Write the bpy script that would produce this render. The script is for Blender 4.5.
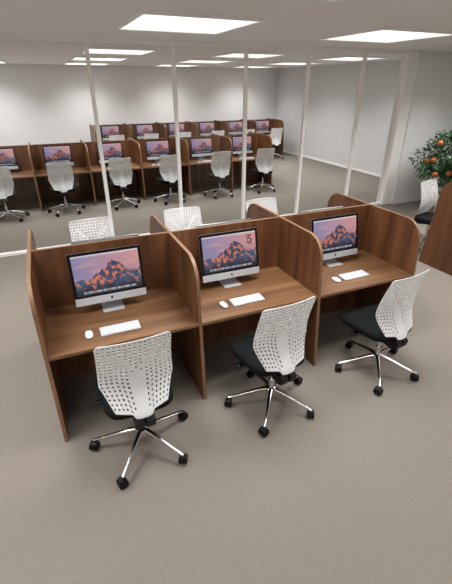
import bpy, bmesh, math, random
import numpy as np
from mathutils import Vector, Matrix, noise

random.seed(7)
for o in list(bpy.data.objects):
    bpy.data.objects.remove(o)
SC = bpy.context.scene
COL = SC.collection

# ------------------------------------------------------------------ camera
CAM = (0.261, -2.418, 2.402)
YAW, PITCH, FPX = 0.414, 0.485, 391.6
cam_data = bpy.data.cameras.new('camera')
cam_data.sensor_fit = 'HORIZONTAL'
cam_data.sensor_width = 36.0
cam_data.lens = 36.0 * FPX / 452.0
cam_data.clip_start = 0.05
cam_data.clip_end = 100
cam = bpy.data.objects.new('camera', cam_data)
COL.objects.link(cam)
fw = Vector((math.sin(YAW) * math.cos(PITCH), math.cos(YAW) * math.cos(PITCH), -math.sin(PITCH)))
rt = Vector((math.cos(YAW), -math.sin(YAW), 0))
up = rt.cross(fw)
rot = Matrix((rt, up, -fw)).transposed()
cam.matrix_world = Matrix.Translation(CAM) @ rot.to_4x4()
SC.camera = cam

# ------------------------------------------------------------------ world, exposure
world = bpy.data.worlds.new('world')
SC.world = world
world.use_nodes = True
world.node_tree.nodes['Background'].inputs[0].default_value = (0.9, 0.95, 1.0, 1)
world.node_tree.nodes['Background'].inputs[1].default_value = 0.25
SC.view_settings.view_transform = 'Standard'
SC.view_settings.look = 'None'
SC.view_settings.gamma = 1
SC.view_settings.use_curve_mapping = False
SC.view_settings.exposure = 0.0

LIGHT_W = 40.0            # watts of one ceiling luminaire
CEIL = 3.0
X0, X1, Y0, Y1 = -2.6, 11.0, -4.6, 13.0     # the room
GY = 4.29                                    # glass partition
XR = 9.25                                    # right wall of the back room

# ------------------------------------------------------------------ materials
def new_mat(name):
    m = bpy.data.materials.new(name)
    m.use_nodes = True
    nt = m.node_tree
    return m, nt, nt.nodes['Principled BSDF']

def lin(c):
    return tuple(((v / 255) / 12.92 if v / 255 <= 0.04045 else ((v / 255 + 0.055) / 1.055) ** 2.4) for v in c) + (1,)

def plain(name, rgb, rough=0.5, metal=0.0, spec=0.5, bump=0.0, bscale=200.0):
    m, nt, b = new_mat(name)
    b.inputs['Base Color'].default_value = lin(rgb)
    b.inputs['Roughness'].default_value = rough
    b.inputs['Metallic'].default_value = metal
    b.inputs['Specular IOR Level'].default_value = spec
    n = nt.nodes.new('ShaderNodeTexNoise'); n.inputs['Scale'].default_value = bscale
    tc = nt.nodes.new('ShaderNodeTexCoord')
    nt.links.new(tc.outputs['Object'], n.inputs['Vector'])
    if bump:
        bp = nt.nodes.new('ShaderNodeBump'); bp.inputs['Strength'].default_value = bump
        bp.inputs['Distance'].default_value = 0.002
        nt.links.new(n.outputs['Fac'], bp.inputs['Height'])
        nt.links.new(bp.outputs['Normal'], b.inputs['Normal'])
    else:
        mr = nt.nodes.new('ShaderNodeMapRange')
        mr.inputs['To Min'].default_value = max(0, rough - 0.03)
        mr.inputs['To Max'].default_value = min(1, rough + 0.03)
        nt.links.new(n.outputs['Fac'], mr.inputs['Value'])
        nt.links.new(mr.outputs['Result'], b.inputs['Roughness'])
    return m

def wood(name, scale, stops, rough=0.42):
    m, nt, b = new_mat(name)
    N, L = nt.nodes, nt.links
    tc = N.new('ShaderNodeTexCoord')
    oi = N.new('ShaderNodeObjectInfo')
    mul = N.new('ShaderNodeMath'); mul.operation = 'MULTIPLY'; mul.inputs[1].default_value = 37.0
    L.new(oi.outputs['Random'], mul.inputs[0])
    add = N.new('ShaderNodeVectorMath'); add.operation = 'ADD'
    L.new(tc.outputs['Object'], add.inputs[0]); L.new(mul.outputs[0], add.inputs[1])
    mp = N.new('ShaderNodeMapping'); mp.inputs['Scale'].default_value = scale
    L.new(add.outputs[0], mp.inputs['Vector'])
    n1 = N.new('ShaderNodeTexNoise'); n1.inputs['Scale'].default_value = 1.0
    n1.inputs['Detail'].default_value = 5; n1.inputs['Distortion'].default_value = 0.35
    L.new(mp.outputs[0], n1.inputs['Vector'])
    mp2 = N.new('ShaderNodeMapping'); mp2.inputs['Scale'].default_value = [s * 9 for s in scale]
    L.new(add.outputs[0], mp2.inputs['Vector'])
    n2 = N.new('ShaderNodeTexNoise'); n2.inputs['Scale'].default_value = 1.0; n2.inputs['Detail'].default_value = 3
    L.new(mp2.outputs[0], n2.inputs['Vector'])
    mx = N.new('ShaderNodeMath'); mx.operation = 'MULTIPLY_ADD'
    mx.inputs[1].default_value = 0.28
    L.new(n2.outputs['Fac'], mx.inputs[0]); 
    m3 = N.new('ShaderNodeMath'); m3.operation = 'MULTIPLY'; m3.inputs[1].default_value = 0.72
    L.new(n1.outputs['Fac'], m3.inputs[0]); L.new(m3.outputs[0], mx.inputs[2])
    cr = N.new('ShaderNodeValToRGB')
    els = cr.color_ramp.elements
    els[0].position, els[0].color = stops[0][0], lin(stops[0][1])
    els[1].position, els[1].color = stops[-1][0], lin(stops[-1][1])
    for pos, c in stops[1:-1]:
        e = els.new(pos); e.color = lin(c)
    L.new(mx.outputs[0], cr.inputs['Fac'])
    L.new(cr.outputs['Color'], b.inputs['Base Color'])
    b.inputs['Roughness'].default_value = rough
    b.inputs['Specular IOR Level'].default_value = 0.35
    bp = N.new('ShaderNodeBump'); bp.inputs['Strength'].default_value = 0.06; bp.inputs['Distance'].default_value = 0.002
    L.new(mx.outputs[0], bp.inputs['Height']); L.new(bp.outputs['Normal'], b.inputs['Normal'])
    return m

WST = [(0.32, (74, 44, 26)), (0.46, (97, 61, 38)), (0.56, (111, 73, 46)), (0.70, (130, 89, 60))]
M = {}
M['wood_up'] = wood('walnut_vertical_grain', (9, 9, 0.55), WST)
M['wood_flat'] = wood('walnut_along_top', (0.6, 9, 9), [(0.3, (84, 57, 36)), (0.46, (108, 76, 50)), (0.57, (122, 88, 60)), (0.7, (144, 108, 77))])
M['edge'] = wood('walnut_edge_band', (2, 2, 2), [(0.3, (118, 86, 62)), (0.7, (148, 112, 84))])
M['shell'] = plain('white_plastic_shell', (246, 247, 249), 0.38, bscale=60)
M['seat'] = plain('black_seat_fabric', (11, 15, 16), 0.9, spec=0.2, bump=0.5, bscale=500)
M['black'] = plain('black_plastic', (9, 9, 10), 0.45, spec=0.3)
M['caster'] = plain('caster_black', (7, 7, 7), 0.5, spec=0.25)
M['chrome'] = plain('chrome', (225, 225, 228), 0.12, 1.0)
M['alu'] = plain('brushed_aluminium', (205, 208, 212), 0.35, 0.55)
M['alu_dark'] = plain('aluminium_back', (170, 176, 182), 0.35, 0.5)
M['bezel'] = plain('black_glass_bezel', (3, 3, 4), 0.12, spec=0.2)
M['keys'] = plain('white_keys', (205, 210, 218), 0.45)
M['mouse'] = plain('white_mouse', (216, 218, 222), 0.25)
M['logo'] = plain('logo_black', (18, 18, 20), 0.3)
M['wall'] = plain('white_paint', (238, 238, 239), 0.8, bump=0.06, bscale=90)
M['wallgrey'] = plain('pale_grey_paint', (222, 223, 224), 0.8, bump=0.06, bscale=90)
M['ceil'] = plain('ceiling_paint', (240, 240, 240), 0.9, bump=0.05, bscale=60)
M['frame'] = plain('white_frame', (250, 249, 248), 0.4)
M['pot'] = plain('pot_glaze', (226, 224, 220), 0.35)
M['soil'] = plain('soil', (50, 38, 28), 0.95, bump=1.0, bscale=40)
M['bark'] = plain('bark', (92, 74, 56), 0.85, bump=1.0, bscale=60)
M['orange'] = plain('orange_peel', (190, 104, 46), 0.45, bump=0.4, bscale=220)

# leaves
m, nt, b = new_mat('orange_tree_leaf')
n = nt.nodes.new('ShaderNodeTexNoise'); n.inputs['Scale'].default_value = 9
tc = nt.nodes.new('ShaderNodeTexCoord'); nt.links.new(tc.outputs['Object'], n.inputs['Vector'])
cr = nt.nodes.new('ShaderNodeValToRGB')
cr.color_ramp.elements[0].position = 0.35; cr.color_ramp.elements[0].color = lin((18, 58, 34))
cr.color_ramp.elements[1].position = 0.68; cr.color_ramp.elements[1].color = lin((66, 124, 62))
nt.links.new(n.outputs['Fac'], cr.inputs['Fac']); nt.links.new(cr.outputs['Color'], b.inputs['Base Color'])
b.inputs['Roughness'].default_value = 0.4
M['leaf'] = m

# carpet
m, nt, b = new_mat('taupe_carpet')
N, L = nt.nodes, nt.links
tc = N.new('ShaderNodeTexCoord')
n1 = N.new('ShaderNodeTexNoise'); n1.inputs['Scale'].default_value = 26; n1.inputs['Detail'].default_value = 4
mp = N.new('ShaderNodeMapping'); mp.inputs['Scale'].default_value = (1.0, 2.2, 1); mp.inputs['Rotation'].default_value = (0, 0, 0.6)
L.new(tc.outputs['Object'], mp.inputs['Vector']); L.new(mp.outputs[0], n1.inputs['Vector'])
n2 = N.new('ShaderNodeTexNoise'); n2.inputs['Scale'].default_value = 130; n2.inputs['Detail'].default_value = 3
L.new(tc.outputs['Object'], n2.inputs['Vector'])
ma = N.new('ShaderNodeMath'); ma.operation = 'ADD'; L.new(n1.outputs['Fac'], ma.inputs[0]); L.new(n2.outputs['Fac'], ma.inputs[1])
mh = N.new('ShaderNodeMath'); mh.operation = 'MULTIPLY'; mh.inputs[1].default_value = 0.5; L.new(ma.outputs[0], mh.inputs[0])
cr = N.new('ShaderNodeValToRGB')
cr.color_ramp.elements[0].position = 0.34; cr.color_ramp.elements[0].color = lin((122, 115, 107))
cr.color_ramp.elements[1].position = 0.66; cr.color_ramp.elements[1].color = lin((133, 126, 117))
L.new(mh.outputs[0], cr.inputs['Fac']); L.new(cr.outputs['Color'], b.inputs['Base Color'])
b.inputs['Roughness'].default_value = 0.95
b.inputs['Specular IOR Level'].default_value = 0.15
bp = N.new('ShaderNodeBump'); bp.inputs['Strength'].default_value = 0.35; bp.inputs['Distance'].default_value = 0.004
L.new(n2.outputs['Fac'], bp.inputs['Height']); L.new(bp.outputs['Normal'], b.inputs['Normal'])
M['floor'] = m

# partition glass: clear pane with fresnel reflection and a trace of grey
m = bpy.data.materials.new('partition_glass'); m.use_nodes = True
nt = m.node_tree; nt.nodes.clear()
out = nt.nodes.new('ShaderNodeOutputMaterial')
tr = nt.nodes.new('ShaderNodeBsdfTransparent'); tr.inputs[0].default_value = (0.95, 0.955, 0.955, 1)
gl = nt.nodes.new('ShaderNodeBsdfGlossy'); gl.inputs['Roughness'].default_value = 0.015
fr = nt.nodes.new('ShaderNodeFresnel'); fr.inputs['IOR'].default_value = 1.5
mx = nt.nodes.new('ShaderNodeMixShader')
ge = nt.nodes.new('ShaderNodeNewGeometry')       # reflect once per pane, on the side the light enters
ib = nt.nodes.new('ShaderNodeMath'); ib.operation = 'SUBTRACT'; ib.inputs[0].default_value = 1.0
fm = nt.nodes.new('ShaderNodeMath'); fm.operation = 'MULTIPLY'
nt.links.new(ge.outputs['Backfacing'], ib.inputs[1]); nt.links.new(ib.outputs[0], fm.inputs[0])
nt.links.new(fr.outputs[0], fm.inputs[1]); nt.links.new(fm.outputs[0], mx.inputs[0]); nt.links.new(tr.outputs[0], mx.inputs[1]); nt.links.new(gl.outputs[0], mx.inputs[2])
nt.links.new(mx.outputs[0], out.inputs['Surface'])
M['glass'] = m

# luminaire
m, nt, b = new_mat('luminaire_diffuser')
b.inputs['Base Color'].default_value = (1, 1, 1, 1)
b.inputs['Emission Color'].default_value = (1, 0.99, 0.97, 1)
b.inputs['Emission Strength'].default_value = 1.2
M['diffuser'] = m

# screen picture is held as colours on the display mesh
m, nt, b = new_mat('lit_screen')
at = nt.nodes.new('ShaderNodeAttribute'); at.attribute_name = 'picture'
b.inputs['Base Color'].default_value = (0.01, 0.01, 0.012, 1)
b.inputs['Roughness'].default_value = 0.2
nt.links.new(at.outputs['Color'], b.inputs['Emission Color'])
b.inputs['Emission Strength'].default_value = 0.85
M['screen'] = m

# ------------------------------------------------------------------ mesh helpers
def finish(name, bm, mat, parent=None, smooth=False, angle=None, loc=None):
    me = bpy.data.meshes.new(name)
    bmesh.ops.recalc_face_normals(bm, faces=bm.faces)
    bm.to_mesh(me); bm.free()
    mats = mat if isinstance(mat, (list, tuple)) else [mat]
    for mm in mats:
        me.materials.append(mm)
    if smooth:
        me.polygons.foreach_set('use_smooth', [True] * len(me.polygons))
        if angle:
            me.set_sharp_from_angle(angle=angle)
    o = bpy.data.objects.new(name, me)
    COL.objects.link(o)
    if parent: o.parent = parent
    if loc: o.location = loc
    return o

def empty(name, loc=(0, 0, 0), rz=0):
    o = bpy.data.objects.new(name, None)
    o.empty_display_size = 0.1
    COL.objects.link(o)
    o.location = loc; o.rotation_euler = (0, 0, rz)
    return o

def tag(o, label, cat, group=None):
    assert 4 <= len(label.split()) <= 16, label
    o['label'] = label; o['category'] = cat
    if group: o['group'] = group
    elif 'group' in o: del o['group']
    return o

def structure(o):
    o['kind'] = 'structure'
    return o

def box(bm, x0, x1, y0, y1, z0, z1, bevel=0.0, mi=0, seg=2):
    r = bmesh.ops.create_cube(bm, size=1.0)
    vs = r['verts']
    for v in vs:
        v.co = Vector(((x0 + x1) / 2 + v.co.x * (x1 - x0), (y0 + y1) / 2 + v.co.y * (y1 - y0), (z0 + z1) / 2 + v.co.z * (z1 - z0)))
    fs = set(f for v in vs for f in v.link_faces)
    for f in fs: f.material_index = mi
    if bevel:
        es = list(set(e for v in vs for e in v.link_edges))
        bmesh.ops.bevel(bm, geom=es, offset=bevel, segments=seg, profile=0.5, affect='EDGES', clamp_overlap=True)
    return vs

def tube(bm, p0, p1, r0, r1, n=16, cap=True):
    p0, p1 = Vector(p0), Vector(p1)
    d = (p1 - p0); L = d.length
    r = bmesh.ops.create_cone(bm, cap_ends=cap, segments=n, radius1=r0, radius2=r1, depth=L)
    mt = Matrix.Translation((p0 + p1) / 2) @ d.to_track_quat('Z', 'Y').to_matrix().to_4x4()
    bmesh.ops.transform(bm, matrix=mt, verts=r['verts'])
    return r['verts']

def lathe(bm, prof, n=32):
    rings = []
    for (r, z) in prof:
        rings.append([bm.verts.new((r * math.cos(2 * math.pi * i / n), r * math.sin(2 * math.pi * i / n), z)) for i in range(n)])
    for a, b2 in zip(rings, rings[1:]):
        for i in range(n):
            bm.faces.new((a[i], a[(i + 1) % n], b2[(i + 1) % n], b2[i]))
    if prof[0][0] > 1e-5: bm.faces.new(rings[0])
    if prof[-1][0] > 1e-5: bm.faces.new(rings[-1][::-1])
    bmesh.ops.remove_doubles(bm, verts=bm.verts, dist=1e-6)

def copy_tree(o, parent=None):
    c = o.copy(); COL.objects.link(c)
    if parent is not None: c.parent = parent
    for ch in list(o.children):
        copy_tree(ch, c)
    return c

# ------------------------------------------------------------------ room shell
def slab(name, x0, x1, y0, y1, z0, z1, mat, bevel=0):
    bm = bmesh.new(); box(bm, x0, x1, y0, y1, z0, z1, bevel)
    return structure(finish(name, bm, mat))

slab('floor', X0, X1, Y0, Y1, -0.12, 0.0, M['floor'])
slab('ceiling', X0, X1, Y0, Y1, CEIL, CEIL + 0.12, M['ceil'])
slab('wall_left', X0 - 0.15, X0, Y0 - 0.15, Y1 + 0.15, -0.12, CEIL + 0.12, M['wall'])
slab('wall_right', X1, X1 + 0.15, Y0 - 0.15, GY + 0.1, -0.12, CEIL + 0.12, M['wall'])
slab('wall_back_room_right', XR, XR + 0.15, GY + 0.1, Y1 + 0.15, -0.12, CEIL + 0.12, M['wallgrey'])
slab('wall_far', X0, XR, Y1, Y1 + 0.15, -0.12, CEIL + 0.12, M['wall'])
slab('wall_behind', X0, X1, Y0 - 0.15, Y0, -0.12, CEIL + 0.12, M['wall'])
slab('wall_partition', 7.30, X1, GY - 0.13, GY + 0.1, 0, CEIL, M['wall'])
slab('baseboard_right', XR - 0.03, XR, GY + 0.1, Y1, 0, 0.045, M['frame'])
slab('baseboard_far', X0, XR, Y1 - 0.02, Y1, 0, 0.06, M['frame'])

# glass partition: bottom and top rail, posts, panes
slab('trim_1', X0, 7.02, GY - 0.035, GY + 0.035, 0, 0.05, M['frame'], 0.004)
slab('trim_2', X0, 7.02, GY - 0.035, GY + 0.035, CEIL - 0.06, CEIL, M['frame'], 0.004)
posts = [1.065, 2.325, 3.57, 4.795, 6.03]
for i, x in enumerate(posts):
    slab('trim_%d' % (i + 3), x - 0.028, x + 0.028, GY - 0.033, GY + 0.033, 0.05, CEIL - 0.06, M['frame'], 0.004)
# white jamb closing the glass wall
slab('trim_8', 7.02, 7.30, GY - 0.10, GY + 0.10, 0, CEIL, M['frame'], 0.02)
edges = [X0] + posts + [7.02]
for i in range(len(edges) - 1):
    a = edges[i] + (0.028 if i else 0); c = edges[i + 1] - (0.028 if i < len(edges) - 2 else 0)
    slab('window_%d' % (i + 1), a, c, GY - 0.005, GY + 0.005, 0.05, CEIL - 0.06, M['glass'])

# ceiling luminaires
def make_light():
    t = empty('ceiling_light')
    bm = bmesh.new()
    w, h, th = 0.62, 0.62, 0.02
    box(bm, -w, w, -h, -h + 0.03, -0.03, 0, 0.003); box(bm, -w, w, h - 0.03, h, -0.03, 0, 0.003)
    box(bm, -w, -w + 0.03, -h + 0.03, h - 0.03, -0.03, 0, 0.003); box(bm, w - 0.03, w, -h + 0.03, h - 0.03, -0.03, 0, 0.003)
    finish('light_frame', bm, M['frame'], t)
    bm = bmesh.new(); box(bm, -w + 0.03, w - 0.03, -h + 0.03, h - 0.03, -0.018, 0, 0)
    finish('diffuser', bm, M['diffuser'], t)
    ld = bpy.data.lights.new('lamp', 'AREA'); ld.shape = 'SQUARE'; ld.size = 1.15; ld.energy = LIGHT_W
    ld.color = (1.0, 0.985, 0.965); ld.spread = math.radians(122)
    lo = bpy.data.objects.new('lamp', ld); COL.objects.link(lo); lo.parent = t; lo.location = (0, 0, -0.035)
    return t
lproto = make_light()
dim = next(c for c in lproto.children if c.type == 'LIGHT').data.copy(); dim.energy = LIGHT_W * 0.65
full = next(c for c in lproto.children if c.type == 'LIGHT').data
first = True
for j, y in enumerate((-3.0, 0.0, 2.4, 6.5, 9.1, 11.7)):
    for i, x in enumerate((-0.9, 1.9, 4.7, 7.5)):
        o = lproto if first else copy_tree(lproto)
        first = False
        if j == 0:      # dimmed row
            for ch in o.children:
                if ch.type == 'LIGHT': ch.data = dim
        else:
            for ch in o.children:
                if ch.type == 'LIGHT': ch.data = full
        o.location = (x, y, CEIL)
        rn = ['behind the viewer', 'over the near row of desks', 'just before the glass partition', 'just behind the glass partition', 'over the second row of desks', 'over the rearmost row of desks'][j]
        cn = ['at the left wall', 'left of the middle', 'right of the middle', 'at the right side'][i]
        tag(o, 'square white ceiling light panel %s, %s' % (rn, cn), 'ceiling light', 'square ceiling light panels')

# ------------------------------------------------------------------ desk benches
W, H, D, T = 1.131, 1.263, 0.803, 0.028
DZ = 0.74
def divider_bm():
    # outline in (y, z): the edges lean in a little, the upper corners are rounded
    bm = bmesh.new()
    k = 0.085 / 1.05
    R_ = 0.20
    pts = [(0.0, 0.0)]
    ztop = H - R_
    cy = k * ztop + R_
    for i in range(0, 13):
        a = math.pi - i * (math.pi / 2) / 12
        pts.append((cy + R_ * math.cos(a), ztop + R_ * math.sin(a)))
    pts += [(2 * D - y, z) for (y, z) in reversed(pts)]
    lo = [bm.verts.new((-T / 2, y, z)) for y, z in pts]
    hi = [bm.verts.new((T / 2, y, z)) for y, z in pts]
    bm.faces.new(lo); bm.faces.new(hi[::-1])
    n = len(pts)
    for i in range(n):
        f = bm.faces.new((lo[i], lo[(i + 1) % n], hi[(i + 1) % n], hi[i])); f.material_index = 1
    return bm

dmesh = None
def bench(name_label, loc, n, group='wooden desk benches with rounded dividers'):
    global dmesh
    t = empty('desk_bench', loc)
    tag(t, name_label, 'desk', group)
    for k in range(n + 1):
        if dmesh is None:
            o = finish('divider_panel', divider_bm(), [M['wood_up'], M['edge']], t)
            bv = o.modifiers.new('Bevel', 'BEVEL'); bv.width = 0.002; bv.segments = 1; bv.limit_method = 'ANGLE'
            dmesh = o
        else:
            o = dmesh.copy(); COL.objects.link(o); o.parent = t
        o.location = (k * W, 0, 0)
    for k in range(n):
        xa, xb = T / 2 + 0.0005, W - T / 2 - 0.0005
        bm = bmesh.new()
        box(bm, xa, xb, D - T / 2, D + T / 2, 0.0, H)
        for f in bm.faces:
            if f.normal.z > 0.9: f.material_index = 1
        finish('back_panel', bm, [M['wood_up'], M['edge']], t, loc=(k * W, 0, 0))
        for s in (0, 1):
            bm = bmesh.new()
            ya, yb = 0.062, D - T / 2 - 0.0005
            if s: ya, yb = 2 * D - yb, 2 * D - ya
            box(bm, xa, xb, ya, yb, DZ - T, DZ, 0.0015, seg=1)
            bmesh.ops.recalc_face_normals(bm, faces=bm.faces)
            for f in bm.faces:
                if abs(f.normal.y) > 0.9: f.material_index = 1
            finish('worktop', bm, [M['wood_flat'], M['edge']], t, loc=(k * W, 0, 0))
    return t

Y2, X2 = 6.761, -0.036 - W
Y3, X3 = 11.12, 1.81
bench('near walnut desk bench of booths in front of the glass partition', (0, 0, 0), 3)
bench('walnut desk bench cut by the right edge, its end panel facing the near desks', (5.25, -0.10, 0), 3)
bench('long walnut desk bench standing just behind the glass partition', (X2, Y2, 0), 6)
bench('rearmost walnut desk bench, half hidden behind the bench in front of it', (X3, Y3, 0), 6)

# ------------------------------------------------------------------ office chair
def backrest_bm():
    bm = bmesh.new()
    us = [-1.0]
    nc = 15
    cw = 2.0 / nc
    hole = 0.38
    cols = []
    for c in range(nc):
        a = -1 + c * cw
        if c: us.append(a)
        us.append(a + cw * (0.5 - hole / 2)); us.append(a + cw * (0.5 + hole / 2))
    us.append(1.0)
    nr = 18
    ztop, zbot = 1.055, 0.466
    rows = [0.0, 0.008, 0.018]
    rh = (1 - 0.018 - 0.03) / nr
    for r in range(nr):
        a = 0.018 + r * rh
        if r: rows.append(a)
        rows.append(a + rh * (0.5 - 0.24)); rows.append(a + rh * (0.5 + 0.24))
    rows += [1 - 0.03, 1 - 0.012, 1.0]
    def interp(z, tab):
        for (z0, v0), (z1, v1) in zip(tab, tab[1:]):
            if z0 >= z >= z1:
                t = (z0 - z) / (z0 - z1); t = t * t * (3 - 2 * t) if False else t
                return v0 + (v1 - v0) * t
        return tab[-1][1]
    hwt = [(1.07, .234), (.98, .235), (.88, .237), (.78, .241), (.705, .244), (.695, .243), (.60, .208), (.53, .180), (.47, .156), (.44, .15)]
    yt = [(1.07, -.186), (1.0, -.166), (.93, -.143), (.86, -.121), (.79, -.104), (.72, -.098), (.66, -.108), (.60, -.136), (.55, -.168), (.50, -.196), (.43, -.218)]
    def seg(px, pz, a, b2):
        a, b2, p = Vector(a), Vector(b2), Vector((px, pz))
        d = b2 - a; t = max(0, min(1, (p - a).dot(d) / d.length_squared))
        return (p - a - d * t).length, t
    def ydist(x, z):
        ax = abs(x)
        d1, t1 = seg(ax, z, (0, 0.45), (0, 0.775))
        d1 -= 0.048 - 0.020 * t1
        d2, t2 = seg(ax, z, (0.0, 0.775), (0.15, 0.95))
        d2 -= 0.017 - 0.006 * t2
        return min(d1, d2)
    grid = []
    for v in rows:
        row = []
        for u in us:
            # bottom edge lifts toward the sides, apart from the middle tab
            edge_up = 0.032 * min(1, max(0, (abs(u) - 0.34) / 0.10)) + 0.030 * max(0, abs(u) - 0.4)
            top_up = 0.0
            z = ztop + top_up - v * (ztop - zbot - edge_up)
            hw = interp(z, hwt)
            r = 0.032
            if z > ztop - r:
                q = z - (ztop - r); hw -= r - math.sqrt(max(0, r * r - q * q))
            x = u * hw
            y = interp(z, yt) + 0.024 * u * u
            dd = ydist(x, z)
            bump = max(0.0, min(1.0, 0.5 - dd / 0.045))
            y -= 0.007 * bump * bump * (3 - 2 * bump)
            row.append((bm.verts.new((x, y, z)), x, z))
        grid.append(row)
    for j in range(len(rows) - 1):
        vm = (rows[j] + rows[j + 1]) / 2
        jr = (vm - 0.018) / rh
        rr = jr - math.floor(jr)
        isr = 0 <= jr < nr and abs(rr - 0.5) < 0.24 + 1e-6
        for i in range(len(us) - 1):
            um = (us[i] + us[i + 1]) / 2
            ic = (um + 1) / cw; cc = ic - math.floor(ic)
            isc = abs(cc - 0.5) < hole / 2 + 1e-6
            x = (grid[j][i][1] + grid[j + 1][i + 1][1]) / 2
            z = (grid[j][i][2] + grid[j + 1][i + 1][2]) / 2
            if isr and isc and ydist(x, z) > 0.004:
                continue
            bm.faces.new((grid[j][i][0], grid[j][i + 1][0], grid[j + 1][i + 1][0], grid[j + 1][i][0]))
    return bm

def seat_bm():
    # rounded cushion with a waterfall front
    bm = bmesh.new()
    n = 56
    def outline(s):
        pts = []
        for i in range(n):
            a = 2 * math.pi * i / n
            ca, sa = math.cos(a), math.sin(a)
            e = 0.42
            x = 0.248 * s * math.copysign(abs(ca) ** e, ca)
            y = 0.255 * s * math.copysign(abs(sa) ** e, sa)
            x *= 1.0 + 0.06 * (y / 0.255)
            pts.append((x, y + 0.080))
        return pts
    levels = [(0.90, 0.4465), (0.965, 0.454), (1.0, 0.470), (1.0, 0.490), (0.985, 0.503), (0.94, 0.513), (0.80, 0.517), (0.5, 0.512), (0.2, 0.508)]
    rings = []
    for s, z in levels:
        ring = []
        for (x, y) in outline(s):
            dz = -0.018 * max(0, (y - 0.20) / 0.12) ** 2
            ring.append(bm.verts.new((x, y, z + dz)))
        rings.append(ring)
    for a, b2 in zip(rings, rings[1:]):
        for i in range(n):
            bm.faces.new((a[i], a[(i + 1) % n], b2[(i + 1) % n], b2[i]))
    bm.faces.new(rings[0][::-1]); bm.faces.new(rings[-1])
    return bm

def make_chair():
    t = empty('office_chair')
    o = finish('seat', seat_bm(), M['seat'], t, smooth=True, angle=0.9)
    o = finish('backrest', backrest_bm(), M['shell'], t, smooth=True)
    so = o.modifiers.new('Solidify', 'SOLIDIFY'); so.thickness = 0.004; so.offset = 0; so.use_rim = True
    o['label'] = 'white perforated plastic shell with a raised Y rib'
    # bracket: two black ribs between the seat and the back's lower tab
    bm = bmesh.new()
    for s in (-1, 1):
        pts = [(-0.02, 0.375), (-0.02, 0.440), (-0.175, 0.440), (-0.178, 0.485), (-0.188, 0.485), (-0.202, 0.452), (-0.228, 0.432), (-0.214, 0.375), (-0.165, 0.352)]
        lo = [bm.verts.new((s * 0.008, y, z)) for y, z in pts]; hi = [bm.verts.new((s * 0.068, y, z)) for y, z in pts]
        bm.faces.new(lo); bm.faces.new(hi[::-1])
        for i in range(len(pts)):
            bm.faces.new((lo[i], lo[(i + 1) % len(pts)], hi[(i + 1) % len(pts)], hi[i]))
    box(bm, -0.012, 0.012, -0.185, -0.03, 0.385, 0.442)
    br = finish('back_bracket', bm, M['black'], t)
    bv = br.modifiers.new('Bevel', 'BEVEL'); bv.width = 0.008; bv.segments = 2
    # underseat mechanism
    bm = bmesh.new()
    box(bm, -0.085, 0.085, -0.06, 0.17, 0.395, 0.4465, 0.012)
    box(bm, -0.13, 0.13, 0.03, 0.07, 0.43, 0.4465, 0.004)
    box(bm, -0.045, 0.045, -0.045, 0.05, 0.372, 0.40, 0.008)
    finish('seat_mechanism', bm, M['black'], t, smooth=True, angle=0.6)
    # lever
    bm = bmesh.new()
    tube(bm, (-0.08, 0.10, 0.425), (-0.215, 0.115, 0.415), 0.007, 0.007, 10)
    box(bm, -0.275, -0.205, 0.09, 0.135, 0.405, 0.425, 0.008)
    finish('lever', bm, M['black'], t, smooth=True, angle=0.7)
    # gas lift
    bm = bmesh.new()
    tube(bm, (0, 0, 0.12), (0, 0, 0.26), 0.026, 0.026, 20)
    tube(bm, (0, 0, 0.255), (0, 0, 0.385), 0.016, 0.016, 20)
    finish('gas_lift', bm, M['chrome'], t, smooth=True, angle=0.7)
    bm = bmesh.new()
    lathe(bm, [(0.030, 0.095), (0.044, 0.105), (0.048, 0.125), (0.044, 0.172), (0.034, 0.180), (0.0262, 0.182)], 24)
    finish('base_hub', bm, M['chrome'], t, smooth=True, angle=0.7)
    # five star legs with casters
    for k in range(5):
        a = math.radians(90 + 72 * k)
        ca, sa = math.cos(a), math.sin(a)
        bm = bmesh.new()
        secs = [(0.030, 0.158, 0.021, 0.021), (0.10, 0.148, 0.017, 0.018), (0.20, 0.124, 0.0145, 0.014), (0.30, 0.098, 0.0125, 0.011), (0.358, 0.087, 0.012, 0.010), (0.368, 0.085, 0.008, 0.006)]
        rings = []
        for (d, z, w, h) in secs:
            ring = []
            for i in range(12):
                th = 2 * math.pi * i / 12
                c_, s_ = math.cos(th), math.sin(th)
                lx = w * math.copysign(abs(c_) ** 0.7, c_); lz = h * math.copysign(abs(s_) ** 0.7, s_)
                ring.append(bm.verts.new((d * ca - lx * sa, d * sa + lx * ca, z + lz)))
            rings.append(ring)
        for r1, r2 in zip(rings, rings[1:]):
            for i in range(12):
                bm.faces.new((r1[i], r1[(i + 1) % 12], r2[(i + 1) % 12], r2[i]))
        bm.faces.new(rings[0]); bm.faces.new(rings[-1][::-1])
        lg = finish('leg', bm, M['chrome'], t, smooth=True, angle=0.8)
        # twin-wheel caster turned its own way
        bm = bmesh.new()
        b_ = a + [0.5, 1.3, -0.7, 2.0, 0.1][k]
        cb, sb = math.cos(b_), math.sin(b_)
        cx, cy = 0.358 * ca, 0.358 * sa
        ox, oy = cx + 0.010 * cb, cy + 0.010 * sb
        for s in (-1, 1):
            p0 = (ox - sb * s * 0.006, oy + cb * s * 0.006, 0.034); p1 = (ox - sb * s * 0.028, oy + cb * s * 0.029, 0.034)
            tube(bm, p0, p1, 0.034, 0.033, 20)
        # hood and stem
        tube(bm, (ox - sb * 0.025, oy + cb * 0.025, 0.043), (ox + sb * 0.025, oy - cb * 0.025, 0.043), 0.031, 0.031, 16)
        tube(bm, (cx, cy, 0.05), (cx, cy, 0.088), 0.010, 0.008, 10)
        finish('caster', bm, M['caster'], lg, smooth=True, angle=0.6)
    return t

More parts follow.
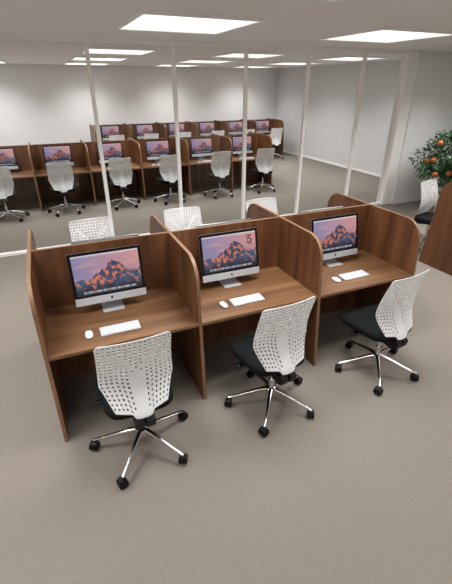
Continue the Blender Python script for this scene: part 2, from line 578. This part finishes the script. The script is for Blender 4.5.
chair0 = make_chair()
used = [False]
def place_chair(x, y, rz, label, group, swivel=0.0):
    c = copy_tree(chair0) if used[0] else chair0
    used[0] = True
    c.location = (x, y, 0); c.rotation_euler = (0, 0, rz)
    for ch in c.children:           # seat and back swivel on the gas lift
        if ch.name.split('.')[0] in ('seat', 'backrest', 'back_bracket', 'seat_mechanism', 'lever'):
            ch.rotation_euler = (0, 0, swivel)
    tag(c, label, 'office chair', group)
    return c

G1 = 'white perforated office chairs along the front of the near bench'
place_chair(0.536, -0.252, math.radians(1.0), 'white perforated office chair at the left booth of the near bench', G1, math.radians(-1))
place_chair(1.626, -0.252, math.radians(-0.5), 'white perforated office chair at the middle booth of the near bench', G1, math.radians(5))
place_chair(2.765, -0.254, math.radians(-0.5), 'white perforated office chair at the right booth of the near bench', G1, math.radians(7))
G2 = 'white chair backs rising behind the near bench'
place_chair(0.59, 2.03, math.pi + 0.03, 'white chair back rising behind the left booth of the near bench', G2)
place_chair(1.68, 2.03, math.pi - 0.03, 'white chair back rising behind the middle booth of the near bench', G2)
place_chair(2.80, 2.03, math.pi + 0.03, 'white chair back rising behind a rounded divider, beside the glass partition', G2)
place_chair(5.85, 1.97, math.pi + 0.2, 'white office chair half hidden by the end panel under the orange tree', 'white chairs of the bench at the right edge')
G3 = 'white chairs in front of the bench behind the glass'
cx2 = [-0.66, 0.46, 1.675, 2.76, 4.01, 5.22]
cy2 = [6.42, 6.50, 6.50, 6.48, 6.50, 6.55]
r2 = [0.05, 0.03, -0.02, 0.03, -0.04, -0.06]
w2 = ['cut by the photo\'s left edge', 'left of the first glass post', 'right of the first glass post', 'left of the second glass post', 'left of the third glass post', 'right of the third glass post']
for i in range(6):
    place_chair(cx2[i], cy2[i], r2[i], 'white chair at the bench behind the glass, ' + w2[i], G3)
G4 = 'white chairs of the rearmost bench'
cx3 = [2.37, 3.46, 4.56, 5.76, 6.92, 8.06]
w3 = ['leftmost of six', 'second of six from left', 'third of six from left', 'fourth of six from left', 'fifth of six from left', 'rightmost, its base showing beside the pale wall']
for i in range(6):
    place_chair(cx3[i], 10.90, 0.02 * (-1) ** i, 'small far white chair, rearmost row, ' + w3[i], G4)

# ------------------------------------------------------------------ computers
def picture(nx, ny):
    """colours of a mountain range at sunset over a dark foreground, with a row of icons"""
    img = np.zeros((ny, nx, 3))
    def S(c): return np.array(lin(c)[:3])
    ridge = [(0, .34), (.05, .40), (.12, .42), (.18, .35), (.25, .40), (.33, .53), (.38, .52), (.42, .62), (.47, .60), (.53, .74), (.59, .80), (.65, .74), (.71, .70), (.76, .56), (.83, .52), (.9, .50), (.95, .46), (1, .52)]
    def rz(x):
        for (a, va), (b3, vb) in zip(ridge, ridge[1:]):
            if a <= x <= b3: return va + (vb - va) * (x - a) / (b3 - a)
        return .4
    for j in range(ny):
        y = (j + .5) / ny
        for i in range(nx):
            x = (i + .5) / nx
            left = S((136, 132, 172)); right = S((206, 146, 142)); mid = S((160, 130, 170))
            c = left * (1 - x) + right * x
            c = c * (0.85 + 0.25 * y)
            cl = noise.noise(Vector((x * 3, y * 9, 1.3)))
            c = c + (S((224, 170, 158)) - c) * max(0, min(.6, cl * .9 + .15 * x))
            lowsky = max(0, 1 - (y - .45) / .3)
            c = c * (1 - .3 * lowsky) + S((150, 128, 165)) * .3 * lowsky
            h = rz(x) + .03 * noise.noise(Vector((x * 22, 0, 0))) + .015 * noise.noise(Vector((x * 60, 3, 0)))
            if y < h:
                depth = h - y
                f = noise.noise(Vector((x * 12 + y * 7, y * 8 - x * 5, 5.0))) + .6 * noise.noise(Vector((x * 30 + y * 18, y * 18 - x * 9, 9.0)))
                sun = f * 2.4 - .02 - abs(x - .5) * .5 - max(0, depth - .26) * 2.0
                rock = S((46, 62, 100)); dark = S((16, 19, 34)); sunny = S((204, 118, 82)); dull = S((120, 66, 60))
                if sun > .30: c = sunny
                elif sun > .10: c = dull + (sunny - dull) * (sun - .10) / .2
                elif sun > -.15: c = rock + (dull - rock) * (sun + .15) / .25 * .8
                else: c = rock
                if x > .72 or x < .14: c = c * .6 + S((58, 96, 128)) * .4
                k = max(0, min(1, (0.27 + .12 * noise.noise(Vector((x * 9, 2, 0))) - y) / .16))
                c = c * (1 - k) + dark * k
            if y > .965: c = c * .35 + S((225, 222, 232)) * .65
            if 0.045 < y < .09 and .10 < x < .90:
                q = (x - .10) / .80 * 22
                fr_ = q - math.floor(q)
                if fr_ > .2:
                    hue = [(225, 230, 240), (120, 170, 230), (235, 235, 235), (190, 200, 210), (230, 150, 120), (215, 225, 235)][int(q) % 6]
                    c = c * .35 + S(hue) * .55
                else: c = c * .6 + S((120, 120, 140)) * .4
            img[j, i] = c
    return img

PNX, PNY = 120, 74
PIC = picture(PNX, PNY)
SW, SH = 0.572, 0.428         # body of the all-in-one
CH = 0.062                    # chin height
def display_bm():
    bm = bmesh.new()
    lay = bm.loops.layers.float_color.new('picture')
    x0, x1 = -SW / 2 + 0.022, SW / 2 - 0.022
    z0, z1 = CH + 0.018, SH - 0.022
    g = [[bm.verts.new((x0 + (x1 - x0) * i / PNX, -0.0115, z0 + (z1 - z0) * j / PNY)) for i in range(PNX + 1)] for j in range(PNY + 1)]
    for j in range(PNY):
        for i in range(PNX):
            f = bm.faces.new((g[j][i], g[j][i + 1], g[j + 1][i + 1], g[j + 1][i]))
            c = PIC[j, i]
            for l in f.loops: l[lay] = (float(c[0]), float(c[1]), float(c[2]), 1)
    return bm

def rounded_plate(bm, x0, x1, z0, z1, y0, y1, r, corners=(1, 1, 1, 1), n=6):
    pts = []
    cs = [(x0 + r, z0 + r, 180, corners[0], (x0, z0)), (x1 - r, z0 + r, 270, corners[1], (x1, z0)), (x1 - r, z1 - r, 0, corners[2], (x1, z1)), (x0 + r, z1 - r, 90, corners[3], (x0, z1))]
    for cx, cz, a0, on, raw in cs:
        if on:
            for i in range(n + 1):
                a = math.radians(a0 + 90 * i / n); pts.append((cx + r * math.cos(a), cz + r * math.sin(a)))
        else: pts.append(raw)
    lo = [bm.verts.new((x, y0, z)) for x, z in pts]; hi = [bm.verts.new((x, y1, z)) for x, z in pts]
    bm.faces.new(lo); bm.faces.new(hi[::-1])
    for i in range(len(pts)):
        bm.faces.new((lo[i], lo[(i + 1) % len(pts)], hi[(i + 1) % len(pts)], hi[i]))

TILT = math.radians(-12)
def tilt(bm):
    # lean back about the lower front edge, then lift onto the stand
    bmesh.ops.transform(bm, matrix=Matrix.Translation((0, 0, 0.078)) @ Matrix.Rotation(TILT, 4, 'X'), verts=bm.verts)
    return bm

def make_computer():
    t = empty('desktop_computer')
    # aluminium body: thin rim swelling toward the middle of the back
    bm = bmesh.new()
    n = 14
    rows_ = []
    for j in range(n + 1):
        v = j / n; z = v * SH
        rows_.append([])
        for i in range(n + 1):
            u = i / n; x = (u - .5) * SW
            e = (1 - (2 * u - 1) ** 4) * (1 - (2 * v - 1) ** 4)
            rows_[-1].append(bm.verts.new((x, 0.002 + 0.030 * e, z)))
    for j in range(n):
        for i in range(n):
            bm.faces.new((rows_[j][i], rows_[j + 1][i], rows_[j + 1][i + 1], rows_[j][i + 1]))
    rounded_plate(bm, -SW / 2, SW / 2, 0, SH, -0.006, 0.003, 0.010)
    finish('body', tilt(bm), M['alu_dark'], t, smooth=True, angle=0.5)
    bm = bmesh.new()
    rounded_plate(bm, -SW / 2, SW / 2, 0, CH, -0.0105, -0.0055, 0.010, (1, 1, 0, 0))
    ch = finish('chin', tilt(bm), M['alu'], t, smooth=True, angle=0.5)
    # fruit-shaped mark on the chin
    bm = bmesh.new()
    cxm, czm, r = 0.0, CH * 0.5, 0.0105
    pts = []
    for i in range(40):
        a = 2 * math.pi * i / 40
        rr = r * (1 - 0.16 * math.exp(-((a - math.pi / 2) / .32) ** 2) - 0.10 * math.exp(-((a - 3 * math.pi / 2) / .3) ** 2))
        x = rr * math.cos(a) * 0.95; z = rr * math.sin(a) * (1.05 if math.sin(a) > 0 else 1.12)
        # the bite at the right
        bx, bz, brd = r * 1.12, r * 0.12, r * 0.48
        d = math.hypot(x - bx, z - bz)
        if d < brd:
            k = brd / max(d, 1e-6); x = bx - abs(bx - x) * k; z = bz + (z - bz) * k
        pts.append((x, z))
    fv = [bm.verts.new((x + cxm, -0.0112, z + czm)) for x, z in pts]
    bv_ = [bm.verts.new((x + cxm, -0.0100, z + czm)) for x, z in pts]
    bm.faces.new(fv); bm.faces.new(bv_[::-1])
    for i in range(40): bm.faces.new((fv[i], fv[(i + 1) % 40], bv_[(i + 1) % 40], bv_[i]))
    lf = []
    for i in range(12):
        a = 2 * math.pi * i / 12
        ex, ez = 0.0042 * math.cos(a), 0.0019 * math.sin(a)
        c_, s_ = math.cos(.85), math.sin(.85)
        lf.append((cxm + 0.0018 + ex * c_ - ez * s_, czm + r * 1.32 + ex * s_ + ez * c_))
    fv = [bm.verts.new((x, -0.0112, z)) for x, z in lf]; bv_ = [bm.verts.new((x, -0.0100, z)) for x, z in lf]
    bm.faces.new(fv); bm.faces.new(bv_[::-1])
    for i in range(12): bm.faces.new((fv[i], fv[(i + 1) % 12], bv_[(i + 1) % 12], bv_[i]))
    finish('logo', tilt(bm), M['logo'], ch)
    bm = bmesh.new()
    rounded_plate(bm, -SW / 2, SW / 2, CH + 0.0005, SH, -0.0108, -0.0055, 0.010, (0, 0, 1, 1))
    finish('bezel', tilt(bm), M['bezel'], t, smooth=True, angle=0.5)
    o = finish('screen', tilt(display_bm()), M['screen'], t)
    o['label'] = 'lit screen showing orange mountains at sunset'
    # bent plate stand: foot plate and leaning neck
    bm = bmesh.new()
    box(bm, -0.088, 0.088, -0.045, 0.125, 0.0005, 0.008, 0.003)
    pts = [(0.118, 0.004), (0.125, 0.008), (0.075, 0.24), (0.067, 0.24)]
    lo = [bm.verts.new((-0.080, y, z)) for y, z in pts]; hi = [bm.verts.new((0.080, y, z)) for y, z in pts]
    bm.faces.new(lo); bm.faces.new(hi[::-1])
    for i in range(4): bm.faces.new((lo[i], lo[(i + 1) % 4], hi[(i + 1) % 4], hi[i]))
    finish('stand', bm, M['alu'], t)
    return t

comp0 = make_computer()
usedc = [False]
def place_comp(x, y, rz, label, group):
    c = copy_tree(comp0) if usedc[0] else comp0
    usedc[0] = True
    c.location = (x, y, DZ); c.rotation_euler = (0, 0, rz)
    return tag(c, label, 'computer', group)

GC = 'silver desktop computers on the front side of the near bench'
place_comp(0.545, 0.58, 0.0, 'silver desktop computer in the left booth of the near bench', GC)
c2 = place_comp(1.637, 0.58, 0.0, 'silver desktop computer in the middle booth with a dark letter on its screen', GC)
place_comp(2.815, 0.58, 0.0, 'silver desktop computer in the right booth of the near bench', GC)
GB = 'computers on the far side of the near bench'
place_comp(0.60, 2 * D - 0.58, math.pi, 'grey computer top edge peeking over the back panel of the near left booth', GB)
place_comp(1.72, 2 * D - 0.58, math.pi, 'grey computer top edge peeking over the back panel of the near middle booth', GB)
place_comp(2.85, 2 * D - 0.58, math.pi, 'grey computer top edge peeking over the back panel of the near right booth', GB)
G5 = 'computers on the bench behind the glass'
wc = ['leftmost of six', 'second from the left', 'third of six from left', 'fourth of six from left', 'fifth of six from left', 'rightmost of six']
for k in range(6):
    place_comp(X2 + (k + .5) * W - 0.02, Y2 + 0.58, 0, 'lit computer on the bench behind the glass, ' + wc[k], G5)
G6 = 'computers on the rearmost bench'
for k in range(6):
    place_comp(X3 + (k + .5) * W - 0.02, Y3 + 0.58, 0, 'small far computer on the rearmost bench, ' +
               ['leftmost of six', 'second from the left', 'third from the left', 'fourth from the left', 'fifth from the left', 'rightmost of six'][k], G6)

# dark letter mark on the middle screen
bm = bmesh.new()
path = []
for i in range(25):
    t_ = i / 24
    if t_ < .5:
        a = math.radians(20 + 250 * t_ * 2); path.append((0.011 * math.cos(a), 0.013 + 0.012 * math.sin(a)))
    else:
        a = math.radians(90 - 250 * (t_ - .5) * 2); path.append((0.013 * math.cos(a), -0.013 + 0.014 * math.sin(a)))
path = [(x, z) for x, z in path]
def ribbon(path, w, y0, y1, closed=False):
    L_ = []
    n_ = len(path)
    for i, (x, z) in enumerate(path):
        if closed: a, c = path[i - 1], path[(i + 1) % n_]
        else: a, c = path[max(0, i - 1)], path[min(n_ - 1, i + 1)]
        d = Vector((c[0] - a[0], c[1] - a[1])).normalized(); nn = Vector((-d.y, d.x)) * w
        L_.append([bm.verts.new((x + nn.x, y0, z + nn.y)), bm.verts.new((x - nn.x, y0, z - nn.y)), bm.verts.new((x - nn.x, y1, z - nn.y)), bm.verts.new((x + nn.x, y1, z + nn.y))])
    rng = range(n_ if closed else n_ - 1)
    for i in rng:
        a, c = L_[i], L_[(i + 1) % n_]
        for q in range(4): bm.faces.new((a[q], a[(q + 1) % 4], c[(q + 1) % 4], c[q]))
    if not closed: bm.faces.new(L_[0]); bm.faces.new(L_[-1][::-1])
ribbon([(x * 1.25, z * 1.3) for x, z in path], 0.0052, -0.0125, -0.0116)
ribbon([(-0.026, 0.046), (-0.026, -0.040), (-0.014, -0.047), (0.014, -0.047)], 0.003, -0.0125, -0.0116)
bmesh.ops.translate(bm, verts=bm.verts, vec=(0.205, 0, 0.340))
for ch_ in c2.children:
    if ch_.name.startswith('screen'):
        o = finish('letter_mark', tilt(bm), M['logo'], ch_)
        o['label'] = 'dark letter S mark'
        break

# keyboards and mice
KW, KD = 0.300, 0.118
def make_keyboard():
    t = empty('keyboard')
    bm = bmesh.new()
    rounded_plate(bm, -KW / 2, KW / 2, -KD / 2, KD / 2, 0, 0.007, 0.008)
    bmesh.ops.transform(bm, matrix=Matrix(((1, 0, 0, 0), (0, 0, 1, 0), (0, 1, 0, 0), (0, 0, 0, 1))), verts=bm.verts)
    for v in bm.verts: v.co.z += 0.006 * max(0, v.co.y / KD + .5) if v.co.z > 0.003 else 0
    finish('key_tray', bm, M['alu'], t)
    bm = bmesh.new()
    rows_ = [14, 14, 14, 13, 12]
    yy = KD / 2 - 0.008
    hs = [0.011, 0.018, 0.018, 0.018, 0.018]
    for r_, (cnt, hh) in enumerate(zip(rows_, hs)):
        w_ = (KW - 0.012) / cnt
        for i in range(cnt):
            xa = -KW / 2 + 0.006 + i * w_
            z0 = 0.0075 + 0.006 * ((yy - hh / 2) / KD + .5)
            box(bm, xa + 0.001, xa + w_ - 0.001, yy - hh + 0.001, yy - 0.001, z0 - 0.001, z0 + 0.0022)
        yy -= hh
    z0 = 0.0075 + 0.006 * ((yy - 0.007) / KD + .5)
    for xa, xb in [(-.144, -.122), (-.121, -.099), (-.098, -.076), (-.075, -.050), (-.049, .060), (.061, .085), (.086, .108), (.109, .144)]:
        box(bm, xa + .0005, xb - .0005, yy - 0.015, yy - 0.001, z0 - 0.001, z0 + 0.0022)
    o = finish('keys', bm, M['keys'], t)
    o['label'] = 'rows of white keys'
    return t
def make_mouse():
    t = empty('mouse')
    bm = bmesh.new()
    n, m_ = 24, 7
    rings = []
    for j in range(m_):
        a = j / (m_ - 1) * math.pi / 2 * 0.98
        rad = math.cos(a); z = 0.006 + 0.019 * math.sin(a)
        ring = []
        for i in range(n):
            th = 2 * math.pi * i / n; c_, s_ = math.cos(th), math.sin(th)
            ring.append(bm.verts.new((0.031 * rad * math.copysign(abs(c_) ** .75, c_), 0.056 * rad * math.copysign(abs(s_) ** .8, s_), z)))
        rings.append(ring)
    for a, b2 in zip(rings, rings[1:]):
        for i in range(n): bm.faces.new((a[i], a[(i + 1) % n], b2[(i + 1) % n], b2[i]))
    bm.faces.new(rings[-1]); bm.faces.new(rings[0][::-1])
    finish('shell', bm, M['mouse'], t, smooth=True)
    bm = bmesh.new()
    lathe(bm, [(0.9, 0.0), (1.0, 0.003), (1.0, 0.006)], 24)
    for v in bm.verts: v.co.x *= 0.029; v.co.y *= 0.053
    finish('underside', bm, M['alu_dark'], t, smooth=True, angle=0.7)
    return t
kb0, ms0 = make_keyboard(), make_mouse()
uk = [False]
def place_kb(x, y, mx_, my_, where, grp, rz=0.0):
    k, q = (copy_tree(kb0), copy_tree(ms0)) if uk[0] else (kb0, ms0)
    uk[0] = True
    k.location = (x, y, DZ + 0.001); k.rotation_euler = (0, 0, rz)
    q.location = (mx_, my_, DZ + 0.001); q.rotation_euler = (0, 0, rz)
    tag(k, 'white keyboard ' + where, 'keyboard', 'white keyboards ' + grp)
    tag(q, 'white mouse ' + where, 'mouse', 'white mice ' + grp)
place_kb(0.537, 0.238, 0.305, 0.240, 'in the left booth of the near bench', 'on the near bench')
place_kb(1.635, 0.252, 1.410, 0.250, 'in the middle booth of the near bench', 'on the near bench')
place_kb(2.825, 0.277, 2.600, 0.262, 'in the right booth of the near bench', 'on the near bench')
for k in range(6):
    xc = X2 + (k + .5) * W
    place_kb(xc - 0.02, Y2 + 0.25, xc - 0.25, Y2 + 0.245,
             'on the bench behind the glass, ' + ['in its leftmost booth', 'second from the left', 'third from the left', 'fourth from the left', 'fifth from the left', 'in its rightmost booth'][k], 'on the bench behind the glass')

# ------------------------------------------------------------------ orange tree in a pot
TX, TY = 7.70, 3.12
CC = Vector((0, 0, 1.15))       # crown centre, local
tree = tag(empty('orange_tree', (TX, TY, 0)), 'potted orange tree with glossy leaves and ripe fruit by the white wall at right', 'tree')
bm = bmesh.new()
lathe(bm, [(0.17, 0.0), (0.19, 0.01), (0.245, 0.40), (0.255, 0.42), (0.255, 0.44), (0.225, 0.44), (0.215, 0.40), (0.0, 0.40)], 40)
pot = finish('pot', bm, M['pot'], tree, smooth=True, angle=0.6)
bm = bmesh.new()
lathe(bm, [(0.0, 0.401), (0.214, 0.401), (0.18, 0.412), (0.0, 0.418)], 32)
finish('soil', bm, M['soil'], pot, smooth=True)
bm = bmesh.new()
rnd = random.Random(11)
def limb(p0, p1, r0, r1, steps=4):
    pts = [p0.lerp(p1, i / steps) + (Vector((rnd.uniform(-1, 1), rnd.uniform(-1, 1), rnd.uniform(-.4, .4))) * 0.02 if 0 < i < steps else Vector()) for i in range(steps + 1)]
    for i in range(steps):
        tube(bm, pts[i], pts[i + 1], r0 + (r1 - r0) * i / steps, r0 + (r1 - r0) * (i + 1) / steps, 8)
limb(Vector((0, 0, 0.40)), Vector((0.01, 0, 0.80)), 0.032, 0.026)
tips = []
for i in range(22):
    a = i * 2.399; e = rnd.uniform(-0.35, 1.2)
    d = Vector((math.cos(a) * math.cos(e), math.sin(a) * math.cos(e), math.sin(e)))
    p1 = CC + Vector((d.x * .62, d.y * .62, d.z * .48))
    st = Vector((0.01, 0, rnd.uniform(.68, .80)))
    limb(st, p1, 0.014, 0.004)
    tips.append((st, p1))
finish('trunk', bm, M['bark'], tree, smooth=True)
bm = bmesh.new()
def leaf(c, d, w, l):
    d = d.normalized(); s = d.cross(Vector((rnd.uniform(-.4, .4), rnd.uniform(-.4, .4), 1))).normalized()
    nrm = s.cross(d)
    prof = [(0, .0), (.25, .75), (.55, 1.0), (.8, .6), (1, 0)]
    mid = [bm.verts.new(c + d * l * t + nrm * (-.10 * l * t * t)) for t, q in prof]
    lf_ = [bm.verts.new(c + d * l * t + s * w * q + nrm * (.12 * w * q - .10 * l * t * t)) for t, q in prof[1:-1]]
    rt_ = [bm.verts.new(c + d * l * t - s * w * q + nrm * (.12 * w * q - .10 * l * t * t)) for t, q in prof[1:-1]]
    for side in (lf_, rt_):
        bm.faces.new((mid[0], mid[1], side[0])); bm.faces.new((mid[1], mid[2], side[1], side[0]))
        bm.faces.new((mid[2], mid[3], side[2], side[1])); bm.faces.new((mid[3], mid[4], side[2]))
cnt = 0
while cnt < 4800:
    d = Vector((rnd.gauss(0, 1), rnd.gauss(0, 1), rnd.gauss(0, 1))).normalized()
    rr = rnd.uniform(.45, 1.0) ** .6
    lump = 0.82 + 0.30 * noise.noise(d * 2.1 + Vector((3, 1, 7)))
    p = CC + Vector((d.x * .92, d.y * .80, d.z * .68)) * rr * lump
    if p.z < .55: continue
    if noise.noise(p * 4.5) < -0.30: continue
    leaf(p, d + Vector((rnd.uniform(-.9, .9), rnd.uniform(-.9, .9), rnd.uniform(-1.0, .5))), rnd.uniform(.014, .024), rnd.uniform(.055, .085))
    cnt += 1
o = finish('foliage', bm, M['leaf'], tree)

fruits = [(6.95, 3.00, 1.465), (6.99, 3.10, 1.15), (7.02, 3.25, 1.105), (7.01, 3.0, 0.90), (7.19, 2.85, 0.93), (7.5, 2.4, 1.2), (7.9, 2.45, 1.0), (8.3, 2.8, 1.3), (7.7, 2.6, 1.55), (8.2, 3.4, 1.5)]
orange0 = None
for f in fruits:
    if orange0 is None:
        bm = bmesh.new(); bmesh.ops.create_uvsphere(bm, u_segments=20, v_segments=12, radius=0.052)
        for v in bm.verts:
            v.co.z *= 0.92
            if v.co.z > 0.05 and abs(v.co.x) < .02: v.co.z -= 0.004
        orange0 = finish('orange', bm, M['orange'], tree, smooth=True); q = orange0
        q['label'] = 'ripe orange fruit'
    else:
        q = orange0.copy(); COL.objects.link(q); q.parent = tree
    q.location = (f[0] - TX, f[1] - TY, f[2])
